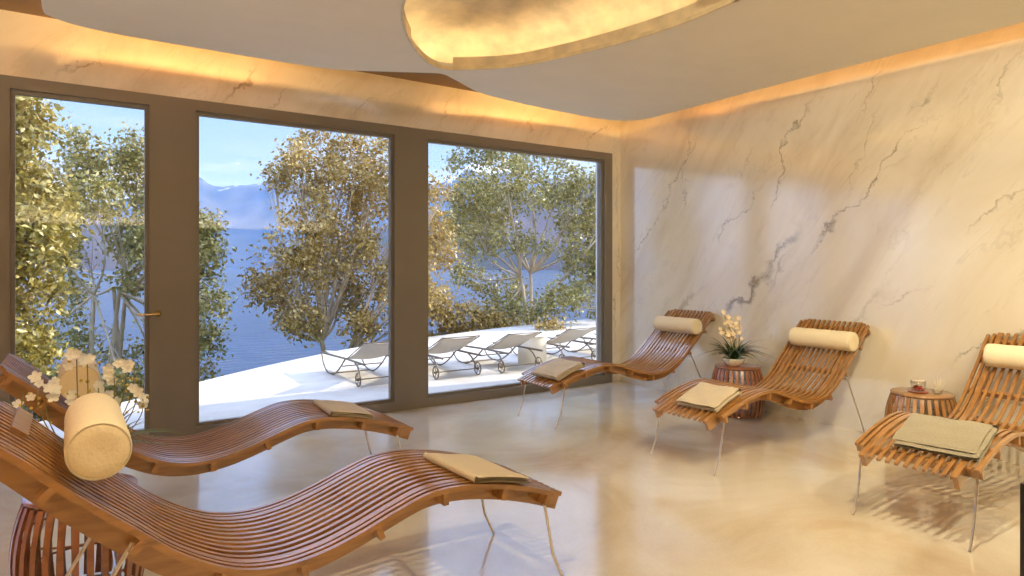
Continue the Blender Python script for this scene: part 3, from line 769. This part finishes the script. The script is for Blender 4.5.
# ------------------------------------------------------------------ trees
def pix(px, py, d):
    dx, dy = ray(px); return Vector((dx*d, dy*d, 1.4+(265-py)/654*d))
def tree(name, label, base, fork, blobs, nleaf, lsize, mat, seed, trunk_r=.14, trunks=3, density=1.0):
    rnd = random.Random(seed); rs = np.random.RandomState(seed)
    root = thing(name, label, 'tree', tuple(base), group='trees beyond the terrace')
    B = Vector(base); m = MB(); F = Vector(fork)
    forks = []
    for k in range(trunks):
        off_ = Vector((rnd.uniform(-.35, .35), rnd.uniform(-.35, .35), rnd.uniform(-.2, .5))) if trunks > 1 else Vector()
        f = F+off_; forks.append(f)
        P = curve_stem(B-B+Vector((rnd.uniform(-.1, .1), rnd.uniform(-.1, .1), -.3)), f-B, (rnd.uniform(-.15, .15), rnd.uniform(-.1, .1), 0), 8)
        m.tube(P, [trunk_r*(1-.45*i/8) for i in range(9)], 9)
    br = MB(); tw = []
    for (c, r) in blobs:
        c = Vector(c); f = min(forks, key=lambda q: (q-c).length)
        P = curve_stem(f-B, c-B, (rnd.uniform(-.2, .2), rnd.uniform(-.2, .2), -.12), 8); br.tube(P, [trunk_r*.42*(1-.75*i/8) for i in range(9)], 7)
        for q in range(7):
            a = P[rnd.randint(4, 8)]; dv = Vector((rnd.gauss(0, 1), rnd.gauss(0, 1), rnd.gauss(0, 1))).normalized()*r*rnd.uniform(.6, .95)
            e = (c-B)+dv; Q = curve_stem(a, e, (0, 0, .06), 4); br.tube(Q, [trunk_r*.11*(1-.6*i/4) for i in range(5)], 5)
    m.build('trunk', M['bark'], root); br.build('branches', M['bark'], root)
    # leaves
    vol = np.array([r**2 for _, r in blobs]); pr = vol/vol.sum(); C = np.array([tuple(Vector(c)-B) for c, _ in blobs]); R = np.array([r for _, r in blobs])
    ncl = nleaf//9
    bi = rs.choice(len(blobs), ncl, p=pr); dv = rs.normal(size=(ncl, 3)); dv /= np.linalg.norm(dv, axis=1)[:, None]
    rad = R[bi]*(rs.uniform(.30, 1, ncl)**.55); cl = C[bi]+dv*rad[:, None]*np.array([1, 1, .9])
    # thin out by a clumping noise so light shows through
    keep = np.array([noise.noise(Vector(p)*1.7+Vector((seed, 0, 0))) > -.08*density for p in cl]); cl = cl[keep]
    P = np.repeat(cl, 9, axis=0)+rs.normal(size=(len(cl)*9, 3))*lsize*1.05
    n = len(P); ax = rs.normal(size=(n, 3))*np.array([1, 1, .8])+np.array([0, 0, -.55]); ax /= np.linalg.norm(ax, axis=1)[:, None]
    sd = np.cross(ax, rs.normal(size=(n, 3))); sd /= np.linalg.norm(sd, axis=1)[:, None]; up = np.cross(sd, ax)
    L = lsize*rs.uniform(.7, 1.3, n)[:, None]; Wd = L*.27
    v = np.empty((n, 6, 3)); v[:, 0] = P; v[:, 1] = P+ax*L*.4+sd*Wd+up*Wd*.35; v[:, 2] = P+ax*L*.42; v[:, 3] = P+ax*L*.4-sd*Wd+up*Wd*.35; v[:, 4] = P+ax*L-up*L*.08; v[:, 5] = v[:, 4]
    v = v[:, :5]
    f = np.array([[0, 1, 2], [1, 4, 2], [0, 2, 3], [3, 2, 4]]); F_ = (np.arange(n)[:, None, None]*5+f[None]).reshape(-1, 3)
    me = bpy.data.meshes.new('foliage'); me.vertices.add(n*5); me.vertices.foreach_set('co', v.reshape(-1).astype(np.float32))
    me.loops.add(len(F_)*3); me.loops.foreach_set('vertex_index', F_.reshape(-1).astype(np.int32)); me.polygons.add(len(F_))
    me.polygons.foreach_set('loop_start', (np.arange(len(F_))*3).astype(np.int32)); me.polygons.foreach_set('loop_total', np.full(len(F_), 3, np.int32))
    me.update(calc_edges=True); me.materials.append(mat)
    o = bpy.data.objects.new('foliage', me); COL.objects.link(o); o.parent = root
    return root
def blobs(L, d, seed, spread=.8):
    rnd = random.Random(seed); return [(pix(px, py, d+rnd.uniform(-spread, spread)), r/654*d) for px, py, r in L]
def base_at(px, d, z):
    dx, dy = ray(px); return (dx*d, dy*d, z)
# middle tree, golden
T2 = [(290,150,22),(318,148,26),(350,150,28),(385,160,30),(275,178,16),(300,180,22),(335,190,34),(375,205,36),(410,190,32),(310,215,26),(345,240,36),(390,250,38),(425,230,28),(296,240,24),
      (272,268,24),(300,285,30),(268,292,20),(335,290,32),(375,300,34),(418,290,30),(300,318,22),(440,250,18),(436,305,22),(284,322,16),(360,328,18),(405,322,20),(318,262,26),(440,190,16),(355,172,26)]
d = 13.5
tree('broadleaf_tree', 'golden leaved tree filling the right half of the middle window', base_at(338, d, -3.0), pix(335, 352, d), blobs(T2, d, 1), 42000, .092, M['fol_gold'], 21, .09, 3)
T3 = [(462,165,18),(485,150,20),(470,195,22),(505,175,22),(530,160,24),(495,205,26),(460,225,20),(530,195,24),(560,180,24),(590,190,22),(575,210,26),(480,240,24),(520,240,18),(560,240,20),(600,230,22),
      (470,275,20),(505,290,22),(585,260,24),(610,270,22),(590,300,24),(560,300,18),(625,200,24),(640,250,24),(530,310,20),(500,315,20),(610,310,20)]
d = 16.5
tree('broadleaf_tree', 'olive green tree with pale spreading branches behind the right window', base_at(535, d, -3.0), pix(533, 285, d), blobs(T3, d, 2, 1.1), 38000, .10, M['fol_green'], 22, .075, 4)
T3b = [(440,325,20),(465,318,22),(430,300,20),(495,330,20),(455,345,22),(520,335,18),(550,335,16),(480,345,20)]
tree('shrubby_tree', 'low rusty golden tree just over the terrace edge behind the second outdoor lounger', base_at(460, 15, -2.6), pix(460, 352, 15), blobs(T3b, 15, 5, .5), 9000, .10, M['fol_gold'], 25, .06, 2)
T1 = [(85,150,22),(110,165,26),(60,175,24),(135,150,20),(150,190,26),(95,200,26),(60,215,24),(130,235,24),(165,240,28),(85,250,24),(50,260,22),(140,275,24),(190,235,24),(205,260,22),(205,225,16),
      (60,330,24),(100,345,22),(185,300,26),(206,335,22),(200,365,20),(150,365,26),(120,385,22),(60,385,22),(75,290,20),(160,330,24),(214,300,14)]
d = 12.0
tree('broadleaf_tree', 'olive tree with pale forked trunk seen through the glass door', base_at(112, d, -3.2), pix(110, 300, d), blobs(T1, d, 3, .9), 32000, .09, M['fol_green'], 23, .06, 4)
T0 = [(-10,120,50),(20,130,30),(30,185,34),(5,210,50),(35,240,34),(25,290,36),(48,165,16),(46,280,20),(30,345,26),(-20,280,50),(55,225,18),(28,105,18),(10,350,40)]
d = 8.6
tree('broadleaf_tree', 'bright yellow green tree crowding the left side of the glass door', base_at(-30, d, -3.0), pix(-25, 330, d), blobs(T0, d, 4, .5), 15000, .10, M['fol_yell'], 24, .11, 2)
TD = [(60,400,26),(100,410,24),(25,395,30),(130,425,18),(75,430,24)]
tree('shrubby_tree', 'dark low tree below the glass door behind the orchid', base_at(70, 11, -3.4), pix(75, 440, 11), blobs(TD, 11, 6, .4), 5000, .10, M['fol_dark'], 26, .05, 2)

# ------------------------------------------------------------------ light
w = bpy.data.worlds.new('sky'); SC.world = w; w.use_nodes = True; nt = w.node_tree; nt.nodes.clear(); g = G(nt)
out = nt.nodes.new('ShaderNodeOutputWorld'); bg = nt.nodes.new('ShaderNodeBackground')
tc = g.n('TexCoord').outputs['Generated']; sep = g.n('SeparateXYZ'); nt.links.new(tc, sep.inputs[0])
sky = g.ramp(sep.outputs[2], [(.0, (.58, .69, .92)), (.12, (.44, .60, .93)), (.35, (.32, .50, .90)), (1, (.42, .50, .78))])
cl = g.noise(g.mapping(tc, sc=(1, 1, 4.5)), 3.2, 8, .6, .3)
cl = g.math('DIVIDE', g.math('SUBTRACT', cl, .50), .22, clamp=True)
nt.links.new(g.mix(g.math('MULTIPLY', cl, .75), sky, (.92, .90, .90)), bg.inputs[0]); g.set(bg.inputs[1], g.math('MULTIPLY_ADD', g.math('DIVIDE', g.math('SUBTRACT', sep.outputs[2], .32), .3, clamp=True), 3.0, 1.12))  # upper sky, out of view, brightened to add fill
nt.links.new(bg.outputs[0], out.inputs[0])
def light(name, typ, loc, energy, col, tgt=None, size=None, sizey=None, **kw):
    l = bpy.data.lights.new(name, typ); l.energy = energy; l.color = col
    if size and typ == 'AREA': l.shape = 'RECTANGLE' if sizey else 'DISK'; l.size = size
    if sizey: l.size_y = sizey
    for k, v in kw.items(): setattr(l, k, v)
    o = bpy.data.objects.new(name, l); COL.objects.link(o); o.location = loc
    if tgt is not None: o.rotation_euler = (Vector(tgt)-Vector(loc)).to_track_quat('-Z', 'Y').to_euler()
    return o
el = math.radians(27); sd = Vector((math.cos(el)*.985, math.cos(el)*-.13, math.sin(el)))
light('sun', 'SUN', sd*50, 5.6, (1, .87, .68), (0, 0, 0), angle=.009)
# cove strips lying on the suspended slab, shining at the walls
gold = (1, .55, .17)
for k, (a, b) in enumerate([((-.05, 4.85), (1.5, 4.85)), ((3.45, 4.8), (5.0, 4.95))]):
    c = ((a[0]+b[0])/2, (a[1]+b[1])/2, SB+.10); light('cove_light', 'AREA', c, 21*(b[0]-a[0])/2, gold, (c[0], c[1]+1, c[2]+.02), b[0]-a[0], .04)
light('cove_light', 'AREA', (4.8, 2.4, SB+.10), 15, gold, (6.0, 2.4, SB+.12), 5.0, .04)
light('cove_light', 'AREA', (-.3, 3.6, SB+.10), 10, gold, (-1.3, 3.6, SB+.12), 2.4, .04)
# unseen downlights in the slab: some inferred from floor shadows, others added for fill
DL = [(.9, 1.9, 1.0, 2.1, 0, 120), (2.9, 1.25, 4.3, 1.9, .2, 190), (3.3, .1, 5.5, 2.2, 1.3, 190), (2.2, .9, 5.5, 3.9, 1.1, 215), (4.3, .2, 4.9, .6, 0, 120)]
for x, y, tx, ty, tz, en in DL:
    rt = thing('unseen_downlight', 'small round added downlight in the cream ceiling', 'ceiling light', (x, y, SB), group='unseen recessed downlights')
    m = MB(); m.lathe([(.035, -.001), (.048, -.003), (.05, -.001), (.05, .0)], 24); m.build('trim_ring', M['steel'], rt)
    m = MB(); m.lathe([(0, -.0015), (.035, -.0015)], 24); m.build('lens', M['lamp'], rt)
    light('unseen_beam', 'SPOT', (x, y, SB-.02), en, (1, .87, .58), (tx, ty, tz), spot_size=math.radians(95), spot_blend=.8, shadow_soft_size=.06)
# long wall troughs added out of view as fill, washing the ceiling
m = MB(); m.box(-3.6, 5.0, BY, BY+.16, 2.02, 2.12, .01); t_ = thing('added_trough', 'long bronze trough light added for fill on the unseen wall behind the viewer', 'added wall light', (0, 0, 0)); m.build('trough', M['frame'], t_)
m = MB(); m.box(LX, LX+.16, -2.0, 5.2, 2.02, 2.12, .01); t_ = thing('added_trough', 'long bronze trough light added for fill on the unseen left wall', 'added wall light', (0, 0, 0)); m.build('trough', M['frame'], t_)
light('added_trough_glow', 'AREA', (.7, BY+.10, 2.14), 100, (1, .90, .66), (.7, BY+.10, 3.6), 8.0, .12)
light('added_trough_glow', 'AREA', (LX+.10, 1.6, 2.14), 460, (1, .91, .70), (LX+.10, 1.6, 3.6), 6.6, .12)
# daylight portals in the openings
for x0, x1 in ((-.325, .515), (.87, 2.575), (2.945, 5.265), (-2.7, -.56), (LX+.12, -3.05)):
    l = light('window_portal', 'AREA', ((x0+x1)/2, WY+.15, 1.37), 1, (1, 1, 1), ((x0+x1)/2, 0, 1.37), x1-x0, 2.53); l.data.cycles.is_portal = True

# ------------------------------------------------------------------ camera
cam = bpy.data.cameras.new('camera'); co = bpy.data.objects.new('camera', cam); COL.objects.link(co); SC.camera = co
co.location = (0, 0, 1.4); cam.sensor_width = 36; cam.lens = 654/1024*36; cam.shift_y = -23/1024; cam.clip_end = 30000; cam.clip_start = .05
co.rotation_euler = (PI/2, 0, -math.atan2(.562, .827))
vs_ = SC.view_settings; vs_.view_transform = 'Standard'; vs_.look = 'None'; vs_.gamma = 1; vs_.use_curve_mapping = False; vs_.exposure = 0.25
cy = SC.cycles; cy.use_denoising = True; cy.max_bounces = 8; cy.diffuse_bounces = 4; cy.glossy_bounces = 4; cy.transparent_max_bounces = 16; cy.volume_bounces = 1
cy.sample_clamp_indirect = 6; cy.caustics_reflective = False; cy.caustics_refractive = False
